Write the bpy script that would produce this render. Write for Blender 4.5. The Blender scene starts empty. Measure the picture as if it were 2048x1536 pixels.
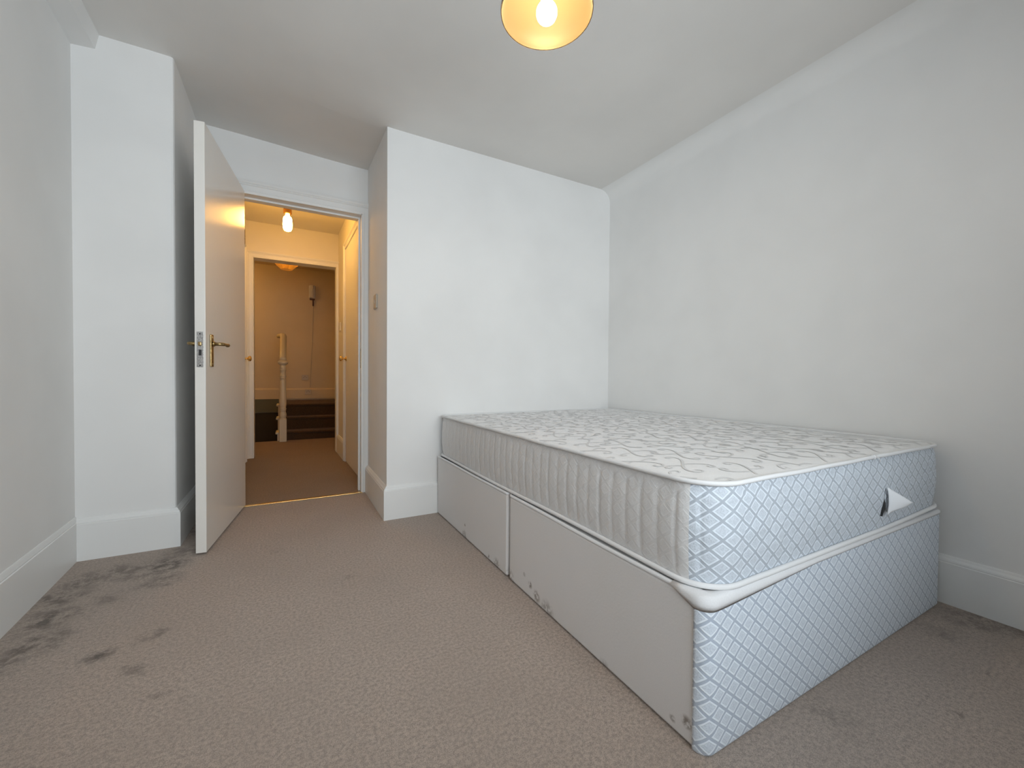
import bpy, bmesh, math, random
from mathutils import Vector, Matrix, noise
random.seed(7)
PI = math.pi
sc = bpy.context.scene
COL = sc.collection

# ------------------------------------------------------------------ camera
CAM_H = 0.83876
yaw, pitch, roll, FPX = 0.497971, 0.0159882, 0.0071229, 818.806
cy, sy, cp, sp = math.cos(yaw), math.sin(yaw), math.cos(pitch), math.sin(pitch)
fwd = Vector((sy*cp, cy*cp, -sp)); rt = Vector((cy, -sy, 0)); up = rt.cross(fwd)
cr, sr = math.cos(roll), math.sin(roll)
rt2 = cr*rt + sr*up; up2 = -sr*rt + cr*up
cd = bpy.data.cameras.new('camera'); cam = bpy.data.objects.new('camera', cd); COL.objects.link(cam)
cd.sensor_width = 36.0; cd.lens = FPX/2048*36.0; cd.clip_start = 0.02
cam.matrix_world = Matrix(((rt2.x, up2.x, -fwd.x, 0), (rt2.y, up2.y, -fwd.y, 0), (rt2.z, up2.z, -fwd.z, CAM_H), (0, 0, 0, 1)))
sc.camera = cam

# ------------------------------------------------------------------ world, light, exposure
w = bpy.data.worlds.new('world'); sc.world = w; w.use_nodes = True
bg = w.node_tree.nodes['Background']
bg.inputs[0].default_value = (0.86, 0.94, 1.0, 1); bg.inputs[1].default_value = 9.5
def portal(name, loc, sx, sz, rot):
    l = bpy.data.lights.new(name, 'AREA'); l.shape = 'RECTANGLE'; l.size = sx; l.size_y = sz
    l.cycles.is_portal = True
    o = bpy.data.objects.new(name, l); COL.objects.link(o); o.location = loc; o.rotation_euler = rot
WINS = [(-0.40, 1.32, 0.68, 2.15)]      # x0, x1, z0, z1 of the window in the rear wall, just behind the camera
REAR = -0.80
for i, (x0, x1, z0, z1) in enumerate(WINS):
    portal('window_portal', ((x0+x1)/2, REAR-0.16, (z0+z1)/2), x1-x0, z1-z0, (PI/2, 0, 0))
vs = sc.view_settings
vs.view_transform = 'Standard'; vs.look = 'None'; vs.gamma = 1.0; vs.use_curve_mapping = False
vs.exposure = -0.10
ROOM_BULB, HALL_BULB, LANDING_BULB = 85.0, 106.0, 750.0

# ------------------------------------------------------------------ node helpers
def mat(name, rgb=(.8, .8, .8), rough=.5, metal=0.0, spec=.5):
    m = bpy.data.materials.new(name); m.use_nodes = True
    b = m.node_tree.nodes['Principled BSDF']
    b.inputs['Base Color'].default_value = (*rgb, 1); b.inputs['Roughness'].default_value = rough
    b.inputs['Metallic'].default_value = metal; b.inputs['Specular IOR Level'].default_value = spec
    return m
class NT:
    def __init__(s, m): s.t = m.node_tree; s.n = s.t.nodes; s.l = s.t.links; s.b = s.n['Principled BSDF']
    def _in(s, sock, v):
        if v is None: return
        if hasattr(v, 'is_output'): s.l.new(v, sock)
        else: sock.default_value = v
    def math(s, op, a, b=None, c=None, clamp=False):
        n = s.n.new('ShaderNodeMath'); n.operation = op; n.use_clamp = clamp
        for i, v in enumerate((a, b, c)): s._in(n.inputs[i], v)
        return n.outputs[0]
    def obj(s): return s.n.new('ShaderNodeTexCoord').outputs['Object']
    def uv(s): return s.n.new('ShaderNodeTexCoord').outputs['UV']
    def sep(s, v):
        n = s.n.new('ShaderNodeSeparateXYZ'); s.l.new(v, n.inputs[0]); return n.outputs
    def noise(s, v, scale, detail=3, rough=.55):
        n = s.n.new('ShaderNodeTexNoise'); s.l.new(v, n.inputs['Vector']); n.inputs['Scale'].default_value = scale
        n.inputs['Detail'].default_value = detail; n.inputs['Roughness'].default_value = rough; return n
    def ramp(s, v, lo, hi, a=0.0, b=1.0, smooth=True):
        n = s.n.new('ShaderNodeMapRange'); n.interpolation_type = 'SMOOTHSTEP' if smooth else 'LINEAR'
        s._in(n.inputs[0], v)
        for i, q in enumerate((lo, hi, a, b)): n.inputs[1+i].default_value = q
        return n.outputs[0]
    def mix(s, f, a, b):
        n = s.n.new('ShaderNodeMix'); n.data_type = 'RGBA'
        s._in(n.inputs[0], f)
        for k, v in ((6, a), (7, b)):
            if isinstance(v, tuple): n.inputs[k].default_value = (*v, 1)
            else: s.l.new(v, n.inputs[k])
        return n.outputs[2]
    def bump(s, h, strength=.3, dist=.001, prev=None):
        n = s.n.new('ShaderNodeBump'); n.inputs['Strength'].default_value = strength; n.inputs['Distance'].default_value = dist
        s.l.new(h, n.inputs['Height'])
        if prev is not None: s.l.new(prev, n.inputs['Normal'])
        return n.outputs[0]
    def color(s, c): s.l.new(c, s.b.inputs['Base Color'])
    def normal(s, n): s.l.new(n, s.b.inputs['Normal'])

def paint(name, rgb, rough, bump=.15, var=.03, scale=350):
    m = mat(name, rgb, rough); t = NT(m); o = t.obj()
    n1 = t.noise(o, 1.7, 3); n2 = t.noise(o, scale, 2)
    f = t.ramp(n1.outputs[0], .3, .7)
    t.color(t.mix(f, tuple(c*(1-var) for c in rgb), tuple(min(1, c*(1+var)) for c in rgb)))
    t.normal(t.bump(n2.outputs[0], bump, .0006))
    return m
M = {}
M['wall'] = paint('wall_paint', (.84, .835, .82), .85)
M['ceil'] = paint('ceiling_paint', (.78, .76, .73), .9)
M['trim'] = paint('white_gloss_paint', (.83, .83, .815), .38, .06, .015, 60)
M['door'] = paint('door_gloss_paint', (.84, .81, .76), .20, .10, .015, 45)
M['newel'] = paint('newel_paint', (.66, .60, .46), .4, .05, .02, 60)
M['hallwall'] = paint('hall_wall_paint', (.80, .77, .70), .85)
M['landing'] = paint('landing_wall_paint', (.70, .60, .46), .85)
M['olive'] = paint('olive_paint', (.14, .145, .10), .7)
M['brass'] = mat('aged_brass', (.42, .29, .12), .35, 1.0)
M['brassbright'] = mat('polished_brass', (.85, .60, .25), .22, 1.0)
M['steel'] = mat('lock_steel', (.50, .50, .50), .38, 1.0)
M['dark'] = mat('dark_recess', (.03, .03, .03), .7)
M['plastic'] = mat('white_plastic', (.78, .77, .73), .35)
M['plastic_old'] = mat('old_plastic', (.55, .49, .40), .4)
M['brownplastic'] = mat('brown_plastic', (.10, .04, .02), .5)
M['copper'] = mat('copper_holder', (.38, .20, .07), .35, 1.0)
M['flex'] = mat('white_flex', (.75, .74, .70), .5)
M['piping'] = mat('piping_tape', (.76, .76, .76), .75)
M['darkbrown'] = mat('stairwell_dark_brown', (.05, .035, .018), .8)  # even dark brown for the lower stairwell wall

# lock plate scratches
t = NT(M['steel']); n = t.noise(t.obj(), 180, 4); t.color(t.mix(t.ramp(n.outputs[0], .35, .7), (.32, .31, .30), (.58, .57, .56)))
t = NT(M['brass']); n = t.noise(t.obj(), 90, 4); t.color(t.mix(t.ramp(n.outputs[0], .35, .7), (.26, .18, .08), (.50, .36, .17)))

# carpet, with its dirt patches
def carpet(name, base, dark, blobs):
    m = mat(name, base, .96, 0, .12); t = NT(m); o = t.obj()
    fine = t.noise(o, 420, 3, .7); mid = t.noise(o, 110, 3, .6); big = t.noise(o, 3.2, 4, .6)
    v = t.math('ADD', t.math('MULTIPLY', fine.outputs[0], .6), t.math('MULTIPLY', mid.outputs[0], .4))
    c1 = t.mix(t.ramp(v, .38, .62), tuple(c*.66 for c in base), tuple(c*1.30 for c in base))
    c1 = t.mix(t.ramp(big.outputs[0], .35, .7, 0, .30), c1, tuple(c*.80 for c in base))
    if blobs:
        wn = t.noise(o, 5.5, 4, .62)
        sub = t.n.new('ShaderNodeVectorMath'); sub.operation = 'SUBTRACT'; t.l.new(wn.outputs['Color'], sub.inputs[0]); sub.inputs[1].default_value = (.5, .5, .5)
        scl = t.n.new('ShaderNodeVectorMath'); scl.operation = 'SCALE'; t.l.new(sub.outputs[0], scl.inputs[0]); scl.inputs['Scale'].default_value = .22
        add = t.n.new('ShaderNodeVectorMath'); add.operation = 'ADD'; t.l.new(o, add.inputs[0]); t.l.new(scl.outputs[0], add.inputs[1])
        acc = None
        for (x, y, r, s) in blobs:
            d = t.n.new('ShaderNodeVectorMath'); d.operation = 'DISTANCE'; t.l.new(add.outputs[0], d.inputs[0]); d.inputs[1].default_value = (x, y, 0)
            q = t.ramp(d.outputs['Value'], r*.15, r, s, 0)
            acc = q if acc is None else t.math('MAXIMUM', acc, q)
        pat = t.noise(o, 21, 6, .75)
        acc = t.math('MULTIPLY', acc, t.ramp(pat.outputs[0], .40, .60, .12, 1.15), clamp=True)
        c1 = t.mix(acc, c1, dark)
    t.color(c1)
    t.normal(t.bump(v, .85, .006))
    t.b.inputs['Sheen Weight'].default_value = .15
    return m
BL = [(-.50, 2.28, .15, .75), (-.62, 2.30, .14, .6), (-.72, 2.28, .12, .6), (-.46, 2.14, .10, .5), (-.76, 2.14, .13, .7), (-.73, 1.96, .14, .8),
      (-.70, 1.80, .12, .75), (-.75, 1.72, .10, .6), (-.50, 1.65, .06, .8), (-.40, 1.51, .06, .6), (-.39, 1.69, .06, .55), (-.58, 2.05, .09, .4),
      (-.43, 2.42, .14, .5), (-.44, 2.75, .2, .5), (.203, 1.41, .022, .9), (.19, 1.41, .02, .6), (2.08, .50, .12, .65), (2.15, .40, .10, .7), (1.9, .50, .09, .35),
      (1.48, .36, .02, .7), (1.77, .35, .02, .6), (.48, 1.30, .02, .4), (.80, 1.53, .05, .5), (.22, 1.79, .03, .4), (-.04, 2.25, .05, .25), (1.2, .50, .08, .35), (-.30, 1.36, .05, .35)]
M['carpet'] = carpet('taupe_carpet', (.47, .385, .325), (.12, .098, .082), BL)
M['hallcarpet_dimmed'] = carpet('hall_carpet_dimmed', (.30, .205, .125), (.12, .09, .07), [])  # dim light of the hall put into a darker, browner carpet colour
M['staircarpet'] = carpet('stair_carpet', (.085, .050, .028), (.05, .04, .03), [])

# fabrics
def fabric(name, base, grain=900, bump=.4, rough=.8, stains=None):
    m = mat(name, base, rough, 0, .25); t = NT(m); o = t.obj()
    n = t.noise(o, grain, 2, .6); n2 = t.noise(o, 130, 3, .6); n3 = t.noise(o, 4, 3)
    c = t.mix(t.ramp(n.outputs[0], .35, .65), tuple(x*.93 for x in base), tuple(min(1, x*1.05) for x in base))
    c = t.mix(t.ramp(n3.outputs[0], .4, .75, 0, .25), c, tuple(x*q for x, q in zip(base, (.93, .92, .88))))
    if stains:
        acc = None
        for (x, y, z, r, s) in stains:
            d = t.n.new('ShaderNodeVectorMath'); d.operation = 'DISTANCE'; t.l.new(o, d.inputs[0]); d.inputs[1].default_value = (x, y, z)
            q = t.ramp(d.outputs['Value'], r*.3, r, s, 0); acc = q if acc is None else t.math('MAXIMUM', acc, q)
        pn = t.noise(o, 70, 3)
        acc = t.math('MULTIPLY', acc, t.ramp(pn.outputs[0], .38, .56), clamp=True)
        c = t.mix(acc, c, (.16, .12, .09))
    t.color(c)
    t.normal(t.bump(n2.outputs[0], bump, .0012, t.bump(n.outputs[0], bump, .0006)))
    t.b.inputs['Sheen Weight'].default_value = .25
    return m
ST = [(.80, 1.972, .071, .010, .9), (.80, 1.98, .01, .04, .7), (.80, 1.685, .02, .012, .9), (.80, 1.60, .012, .04, .6), (.80, 1.317, .053, .018, .8), (.80, 1.27, .03, .03, .7),
      (.80, 1.36, .075, .012, .5), (.80, 1.20, .01, .05, .6), (.80, 1.48, .01, .05, .5), (.80, .62, .05, .02, .8), (.80, .66, .03, .012, .6), (.80, .9, .0, .03, .4)]
M['grey_fabric'] = fabric('grey_woven_fabric', (.74, .72, .71), stains=ST)
M['top_fabric'] = fabric('white_quilt_fabric', (.80, .79, .775), bump=.2, rough=.5)
M['white_edge'] = fabric('white_edge_fabric', (.78, .78, .79))
M['scroll'] = mat('woven_scroll', (.70, .695, .685), .6, 0, .3)
M['liner'] = mat('smooth_liner', (.88, .90, .93), .45)

def diamond(name, lo, hi, pat, du=.053, dv=.044, side_fade=False, bumpd=.0022, stitch=False):
    m = mat(name, hi, .62, 0, .35); t = NT(m); uv = t.sep(t.uv()); o = t.obj()
    a = t.math('DIVIDE', uv[0], du); b = t.math('DIVIDE', uv[1], dv)
    p = t.math('ABSOLUTE', t.math('SUBTRACT', t.math('FRACT', t.math('ADD', a, b)), .5))
    q = t.math('ABSOLUTE', t.math('SUBTRACT', t.math('FRACT', t.math('ADD', t.math('SUBTRACT', a, b), 100.0)), .5))
    mx = t.math('MAXIMUM', p, q)
    band = t.ramp(mx, .385, .425)                               # the satin band between cells
    ring = t.math('MULTIPLY', t.ramp(mx, .285, .315), t.math('SUBTRACT', 1.0, band))   # pale outline of each cell
    inner = t.math('SUBTRACT', 1.0, t.ramp(mx, .265, .295))
    mn = t.noise(o, 240, 3, .7)
    fl = t.math('MULTIPLY', inner, t.ramp(mn.outputs[0], .42, .56))
    # little cross-shaped flower in every cell
    dd = t.math('MINIMUM', t.math('ABSOLUTE', t.math('SUBTRACT', p, q)), t.math('MINIMUM', p, q))
    cross = t.math('MULTIPLY', t.math('MULTIPLY', inner, t.ramp(mx, .13, .16, 0, 1)), t.ramp(dd, .015, .05, .8, 0))
    light = t.math('ADD', ring, t.math('MULTIPLY', t.math('MAXIMUM', fl, cross), .42), clamp=True)
    mid = tuple(x*.62+y*.38 for x, y in zip(lo, hi))
    c = t.mix(band, mid, lo)
    c = t.mix(t.math('MULTIPLY', light, 1.0), c, hi)
    base = tuple(x*.55+y*.45 for x, y in zip(lo, hi))
    if side_fade:                                               # weaker weave contrast further along the side panel
        f = t.ramp(uv[0], side_fade[0], side_fade[1], pat, pat*.15)
    else: f = pat
    c = t.mix(f, base, c)
    t.color(c)
    g = t.noise(o, 700, 2)
    h = t.math('ADD', t.math('MULTIPLY', light, .6), t.math('MULTIPLY', g.outputs[0], .35))
    wr = t.noise(o, 60, 3, .6)
    nrm = t.bump(h, .55, bumpd)
    t.normal(t.bump(wr.outputs[0], .28, .004, nrm))
    t.b.inputs['Sheen Weight'].default_value = .2
    return m
M['foot_diamond'] = diamond('diamond_damask_fabric', (.47, .53, .62), (.84, .91, .98), 1.0)
M['mat_diamond'] = diamond('mattress_border_fabric', (.42, .46, .51), (.76, .82, .89), .9, .053, .044)
M['mat_side'] = diamond('mattress_side_fabric', (.62, .61, .60), (.80, .79, .78), .22, .053, .044, bumpd=.0009)

# light-giving and glassy materials
def emit(name, rgb, s):
    m = bpy.data.materials.new(name); m.use_nodes = True; nt = m.node_tree; nt.nodes.clear()
    e = nt.nodes.new('ShaderNodeEmission'); o = nt.nodes.new('ShaderNodeOutputMaterial')
    e.inputs[0].default_value = (*rgb, 1); e.inputs[1].default_value = s; nt.links.new(e.outputs[0], o.inputs[0]); return m
M['bulb_room'] = emit('warm_bulb', (1, .68, .30), ROOM_BULB)
M['bulb_hall'] = emit('amber_bulb', (1, .50, .10), HALL_BULB)
M['bulb_landing'] = emit('landing_bulb', (1, .50, .11), LANDING_BULB)
M['fill_glow'] = emit('fill_light_glow', (1, .53, .14), 62.0)  # glow of the fill light added on the landing
def opal(name, rgb, tr=.6, rough=.15):
    m = bpy.data.materials.new(name); m.use_nodes = True; nt = m.node_tree; nt.nodes.clear(); N = nt.nodes.new
    d = N('ShaderNodeBsdfDiffuse'); d.inputs[0].default_value = (*rgb, 1)
    tr_ = N('ShaderNodeBsdfTranslucent'); tr_.inputs[0].default_value = (*rgb, 1)
    g = N('ShaderNodeBsdfGlossy'); g.inputs['Roughness'].default_value = rough
    m1 = N('ShaderNodeMixShader'); m1.inputs[0].default_value = tr
    m2 = N('ShaderNodeMixShader'); fr = N('ShaderNodeFresnel'); fr.inputs[0].default_value = 1.45
    o = N('ShaderNodeOutputMaterial')
    nt.links.new(d.outputs[0], m1.inputs[1]); nt.links.new(tr_.outputs[0], m1.inputs[2])
    nt.links.new(fr.outputs[0], m2.inputs[0]); nt.links.new(m1.outputs[0], m2.inputs[1]); nt.links.new(g.outputs[0], m2.inputs[2])
    nt.links.new(m2.outputs[0], o.inputs[0]); return m
M['opal'] = opal('opal_glass', (.25, .205, .14), .45, .42)
M['paper'] = opal('pleated_shade', (.42, .33, .18), .6, .6)
def glass(name):
    m = bpy.data.materials.new(name); m.use_nodes = True; nt = m.node_tree; nt.nodes.clear(); N = nt.nodes.new
    tp = N('ShaderNodeBsdfTransparent'); g = N('ShaderNodeBsdfGlossy'); g.inputs['Roughness'].default_value = .02
    fr = N('ShaderNodeFresnel'); fr.inputs[0].default_value = 1.45; mx = N('ShaderNodeMixShader'); o = N('ShaderNodeOutputMaterial')
    nt.links.new(fr.outputs[0], mx.inputs[0]); nt.links.new(tp.outputs[0], mx.inputs[1]); nt.links.new(g.outputs[0], mx.inputs[2]); nt.links.new(mx.outputs[0], o.inputs[0]); return m
M['glass'] = glass('window_glass')

# ------------------------------------------------------------------ mesh helpers
def tag(o, label=None, cat=None, group=None, kind=None):
    if label: o['label'] = label
    if cat: o['category'] = cat
    if group: o['group'] = group
    if kind: o['kind'] = kind
    return o
def empty(name, loc=(0, 0, 0), label=None, cat=None, group=None, rot=0):
    o = bpy.data.objects.new(name, None); COL.objects.link(o); o.location = loc; o.rotation_euler = (0, 0, rot)
    o.empty_display_size = .05
    return tag(o, label, cat, group)
def finish(name, bm, mats, parent=None, smooth=False, world=False):
    me = bpy.data.meshes.new(name); bmesh.ops.recalc_face_normals(bm, faces=bm.faces) if not world else None
    bm.to_mesh(me); bm.free()
    for m in (mats if isinstance(mats, (list, tuple)) else [mats]): me.materials.append(m)
    if smooth:
        for p in me.polygons: p.use_smooth = True
    o = bpy.data.objects.new(name, me); COL.objects.link(o)
    if parent: o.parent = parent
    return o
def box(bm, x0, x1, y0, y1, z0, z1, bev=0, seg=2, mi=0):
    r = bmesh.ops.create_cube(bm, size=1)
    vs_ = r['verts']
    for v in vs_:
        v.co = Vector((x0+(v.co.x+.5)*(x1-x0), y0+(v.co.y+.5)*(y1-y0), z0+(v.co.z+.5)*(z1-z0)))
    fs = {f for v in vs_ for f in v.link_faces}
    for f in fs: f.material_index = mi
    if bev:
        es = list({e for v in vs_ for e in v.link_edges})
        rr = bmesh.ops.bevel(bm, geom=es, offset=bev, segments=seg, affect='EDGES', profile=.5)
        for f in rr['faces']: f.material_index = mi
def prism(bm, poly, z0, z1):
    a = [bm.verts.new((x, y, z0)) for x, y in poly]; b = [bm.verts.new((x, y, z1)) for x, y in poly]
    n = len(poly)
    bm.faces.new(a[::-1]); bm.faces.new(b)
    for i in range(n): bm.faces.new((a[i], a[(i+1) % n], b[(i+1) % n], b[i]))
def lathe(bm, prof, seg=32, cx=0, cy=0, axis='z', cap=True):
    rings = []
    for r, z in prof:
        ring = []
        for i in range(seg):
            a = 2*PI*i/seg
            p = (cx+r*math.cos(a), cy+r*math.sin(a), z)
            ring.append(bm.verts.new(p))
        rings.append(ring)
    for k in range(len(rings)-1):
        for i in range(seg): bm.faces.new((rings[k][i], rings[k][(i+1) % seg], rings[k+1][(i+1) % seg], rings[k+1][i]))
    if cap:
        bm.faces.new(rings[0][::-1]); bm.faces.new(rings[-1])
def tube(bm, pts, r, seg=10, closed=False, radii=None):
    pts = [Vector(p) for p in pts]; n = len(pts); rings = []; prev = None
    for i, p in enumerate(pts):
        if closed: d = (pts[(i+1) % n]-pts[i-1]).normalized()
        else: d = (pts[min(i+1, n-1)]-pts[max(i-1, 0)]).normalized()
        if prev is None:
            u = d.orthogonal().normalized()
        else: u = (prev-d*prev.dot(d)).normalized()
        prev = u; v = d.cross(u); rr = radii[i] if radii else r
        rings.append([bm.verts.new(p+rr*(math.cos(2*PI*k/seg)*u+math.sin(2*PI*k/seg)*v)) for k in range(seg)])
    for i in range(n if closed else n-1):
        A, B = rings[i], rings[(i+1) % n]
        off = 0
        if closed and i == n-1:
            off = min(range(seg), key=lambda o_: (A[0].co-B[o_].co).length)
        for k in range(seg): bm.faces.new((A[k], A[(k+1) % seg], B[(k+1+off) % seg], B[(k+off) % seg]))
    if not closed: bm.faces.new(rings[0][::-1]); bm.faces.new(rings[-1])
def offset_path(path, d):
    out = []; n = len(path)
    for i in range(n):
        p = Vector(path[i]); ns = []
        if i > 0: e = (p-Vector(path[i-1])).normalized(); ns.append(Vector((-e.y, e.x)))
        if i < n-1: e = (Vector(path[i+1])-p).normalized(); ns.append(Vector((-e.y, e.x)))
        if len(ns) == 2:
            m = (ns[0]+ns[1]).normalized(); out.append(p+m*(d/max(.2, m.dot(ns[0]))))
        else: out.append(p+ns[0]*d)
    return out
def sweep(bm, path, prof, mapf):
    """prof: closed list of (offset left of path, height); mapf(a, b, h) -> 3D"""
    cols = [[bm.verts.new(mapf(q.x, q.y, h)) for q in offset_path(path, d)] for d, h in prof]
    n = len(path); m = len(prof)
    for j in range(m):
        for i in range(n-1):
            bm.faces.new((cols[j][i], cols[j][i+1], cols[(j+1) % m][i+1], cols[(j+1) % m][i]))
    bm.faces.new([c[0] for c in cols]); bm.faces.new([c[-1] for c in cols][::-1])
def SKP(h, t=.02):
    return [(-.004, 0), (t, 0), (t, h-.026), (t-.003, h-.0235), (t-.0022, h-.020), (t-.0035, h-.015), (t*.5, h-.008), (t*.35, h-.003), (t*.2, h), (-.004, h)]
def skirting(name, path, h, label, t=.02, m='trim'):
    bm = bmesh.new(); sweep(bm, path, SKP(h, t), lambda a, b, z: (a, b, z))
    return tag(finish(name, bm, M[m]), label, 'skirting board', kind='structure')
ARCH = [(0, -.002), (0, .014), (.010, .018), (.014, .015), (.045, .015), (.050, .021), (.056, .019), (.060, .024), (.068, .028), (.080, .026), (.084, .018), (.084, -.002)]
def architrave(name, x0, x1, z1, mapf, label, prof=ARCH, m='trim'):
    """U-shaped moulding round an opening from the floor; path runs so that left = outwards"""
    bm = bmesh.new(); path = [(x1, 0), (x1, z1), (x0, z1), (x0, 0)]
    sweep(bm, path[::-1] if False else path, [(-d, h) for d, h in prof], mapf)
    return tag(finish(name, bm, M[m]), label, 'door frame', kind='structure')

# ------------------------------------------------------------------ room shell
ZT = 2.60
def wallmesh(name, polys, m, label, z0=-.05, z1=ZT):
    bm = bmesh.new()
    for p in polys:
        if len(p) == 3: prism(bm, p[0], p[1], p[2])
        else: prism(bm, p[0], z0, z1)
    o = finish(name, bm, m); return tag(o, label, 'wall', kind='structure')
LX = lambda y: -.848+(2.545-y)*.052            # left wall, a touch out of square
R_ = lambda x0, x1, y0, y1: [(x0, y0), (x1, y0), (x1, y1), (x0, y1)]

# floors: bedroom carpet up to the brass strip, dimmed hall carpet beyond
bm = bmesh.new()
prism(bm, [(-1.1, REAR-.2), (2.35, REAR-.2), (2.35, 3.107), (-1.1, 3.107)], -.06, 0)
tag(finish('floor', bm, M['carpet']), 'taupe bedroom carpet with dark dirt patches beside the left wall', 'floor', kind='structure')
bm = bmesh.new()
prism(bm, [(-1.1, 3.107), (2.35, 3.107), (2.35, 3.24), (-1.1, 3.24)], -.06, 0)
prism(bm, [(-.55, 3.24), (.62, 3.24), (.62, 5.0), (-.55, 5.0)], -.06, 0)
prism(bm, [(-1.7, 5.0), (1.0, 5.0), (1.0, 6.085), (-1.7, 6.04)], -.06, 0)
tag(finish('floor.002', bm, M['hallcarpet_dimmed']), 'hall and landing carpet beyond the brass strip, dim light put into its darker brown', 'floor', kind='structure')

# bedroom ceiling, sagging slightly towards the right
def ceil_z(x, y):
    t_ = min(1, max(0, (.60-x)/1.2)); t_ = t_*t_*(3-2*t_)
    u_ = min(1, max(0, (y-2.45)/.67))
    return 2.281+.092*t_+.046*u_*(1-t_)
bm = bmesh.new(); NX, NY = 40, 40; g = []
for i in range(NX+1):
    row = []
    for j in range(NY+1):
        x = -1.1+3.45*i/NX; y = REAR-.2+(3.22-REAR+.2)*j/NY
        row.append(bm.verts.new((x, y, ceil_z(x, y))))
    g.append(row)
for i in range(NX):
    for j in range(NY): bm.faces.new((g[i][j], g[i][j+1], g[i+1][j+1], g[i+1][j]))
r = bmesh.ops.extrude_face_region(bm, geom=list(bm.faces))
for v in [e for e in r['geom'] if isinstance(e, bmesh.types.BMVert)]: v.co.z = 2.75
tag(finish('ceiling', bm, M['ceil'], smooth=False), 'off-white painted bedroom ceiling', 'ceiling', kind='structure')

# left wall with the chimney-like nib beside the door
wallmesh('wall_left', [(([(LX(REAR-.2), REAR-.2), (LX(2.545), 2.545), (-1.1, 2.545), (-1.1, REAR-.2)]),)], M['wall'], 'white painted left wall of the bedroom')
bm = bmesh.new(); e = .012
prism(bm, [(-1.1, 2.545), (-.49-e, 2.545), (-.49-e*.3, 2.545+e*.3), (-.49, 2.545+e), (-.49, 3.24), (-1.1, 3.24)], -.05, ZT)
tag(finish('wall_nib', bm, M['wall']), 'white projecting wall section between left wall and open door', 'wall', kind='structure')
# boxed bulkhead along the top of the left wall
bm = bmesh.new()
for (ya, yb) in ((REAR, 2.546),):
    pts = [(LX(ya)-.01, ya, 2.345), (LX(ya)+.030, ya, 2.345), (-.768, yb, 2.306), (LX(yb)-.01, yb, 2.298)]
    a = [bm.verts.new(p) for p in pts]; b = [bm.verts.new((p[0]+(.030 if i in (1, 2) else 0), p[1], 2.45)) for i, p in enumerate(pts)]
    bm.faces.new(a); bm.faces.new(b[::-1])
    for i in range(4): bm.faces.new((a[i], b[i], b[(i+1) % 4], a[(i+1) % 4]))
tag(finish('trim_1', bm, M['wall']), 'white boxed bulkhead running along the top of the left wall', 'bulkhead', kind='structure')
# door wall: opening -.30 .. .46, 2.00 high
DX0, DX1, DZ = -.30, .46, 2.00
bm = bmesh.new()
prism(bm, R_(-.49, DX0, 3.12, 3.24), -.05, ZT); prism(bm, R_(DX1, .50, 3.12, 3.24), -.05, ZT); prism(bm, R_(DX0, DX1, 3.12, 3.24), DZ, ZT)
tag(finish('wall_door', bm, M['wall']), 'short white wall around the open bedroom doorway', 'wall', kind='structure')
# wall behind the bed head, and its return towards the doorway
wallmesh('wall_back', [(R_(.50, 2.35, 2.45, 3.24),)], M['wall'], 'white wall behind the head of the bed')
# right wall, softly coved into the ceiling
bm = bmesh.new(); CR = .09; prof = [(2.35, -.05), (2.185, -.05), (2.185, 2.281-CR)]
for k in range(1, 25):
    a = PI/2*k/24; prof.append((2.185-CR+CR*math.cos(a), 2.281-CR+CR*math.sin(a)))
prof += [(2.185-CR, 2.34), (2.35, 2.34)]
A = [bm.verts.new((x, REAR-.2, z)) for x, z in prof]; B = [bm.verts.new((x, 2.46, z)) for x, z in prof]; n = len(prof)
bm.faces.new(A); bm.faces.new(B[::-1])
for i in range(n): bm.faces.new((A[i], B[i], B[(i+1) % n], A[(i+1) % n]))
o = finish('wall_right', bm, M['wall'])
tag(o, 'white wall along the right side of the bed', 'wall', kind='structure')
# rear wall with its window (behind the photographer)
bm = bmesh.new(); y0, y1 = REAR-.2, REAR
xs = [-1.1, WINS[0][0], WINS[0][1], 2.35]
for i in (0, 2): prism(bm, R_(xs[i], xs[i+1], y0, y1), -.05, ZT)
for (x0, x1, z0, z1) in WINS:
    prism(bm, R_(x0, x1, y0, y1), -.05, z0); prism(bm, R_(x0, x1, y0, y1), z1, ZT)
tag(finish('wall_rear', bm, M['wall']), 'white rear wall with a wide sash window', 'wall', kind='structure')
for i, (x0, x1, z0, z1) in enumerate(WINS):
    root = tag(empty('window_%d' % (i+1), ((x0+x1)/2, REAR-.12, z0), 'wide white sash window in the rear wall', 'window'), kind='structure')
    hw = (x1-x0)/2; H = z1-z0; bm = bmesh.new(); f = .045
    box(bm, -hw, hw, -.03, .03, 0, f); box(bm, -hw, hw, -.03, .03, H-f, H); box(bm, -hw, -hw+f, -.03, .03, 0, H); box(bm, hw-f, hw, -.03, .03, 0, H)
    box(bm, -hw, hw, -.03, .03, H/2-.02, H/2+.02)
    finish('window_frame', bm, M['trim'], root)
    bm = bmesh.new(); box(bm, -hw+f, hw-f, -.002, .002, f, H-f); finish('pane', bm, M['glass'], root)
    bm = bmesh.new(); box(bm, -hw-.03, hw+.03, .03, .16, -.03, 0, .004); finish('window_sill', bm, M['trim'], root)

# skirtings (path runs with the room on its left)
SK = .195
skirting('baseboard_left', [(LX(2.545), 2.545), (LX(REAR), REAR)], .198, 'tall white skirting board along the left wall', t=.010)
skirting('baseboard_nib', [(-.49, 3.12), (-.49, 2.545), (LX(2.545), 2.545)], .190, 'white skirting board round the projecting wall section left of the door')
skirting('baseboard_back', [(2.185, 2.45), (.50, 2.45), (.50, 3.12)], SK, 'white skirting board along the bed wall and its corner by the doorway')
skirting('baseboard_right', [(2.185, REAR), (2.185, 2.45)], .180, 'white skirting board along the right wall beside the bed foot')

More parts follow.
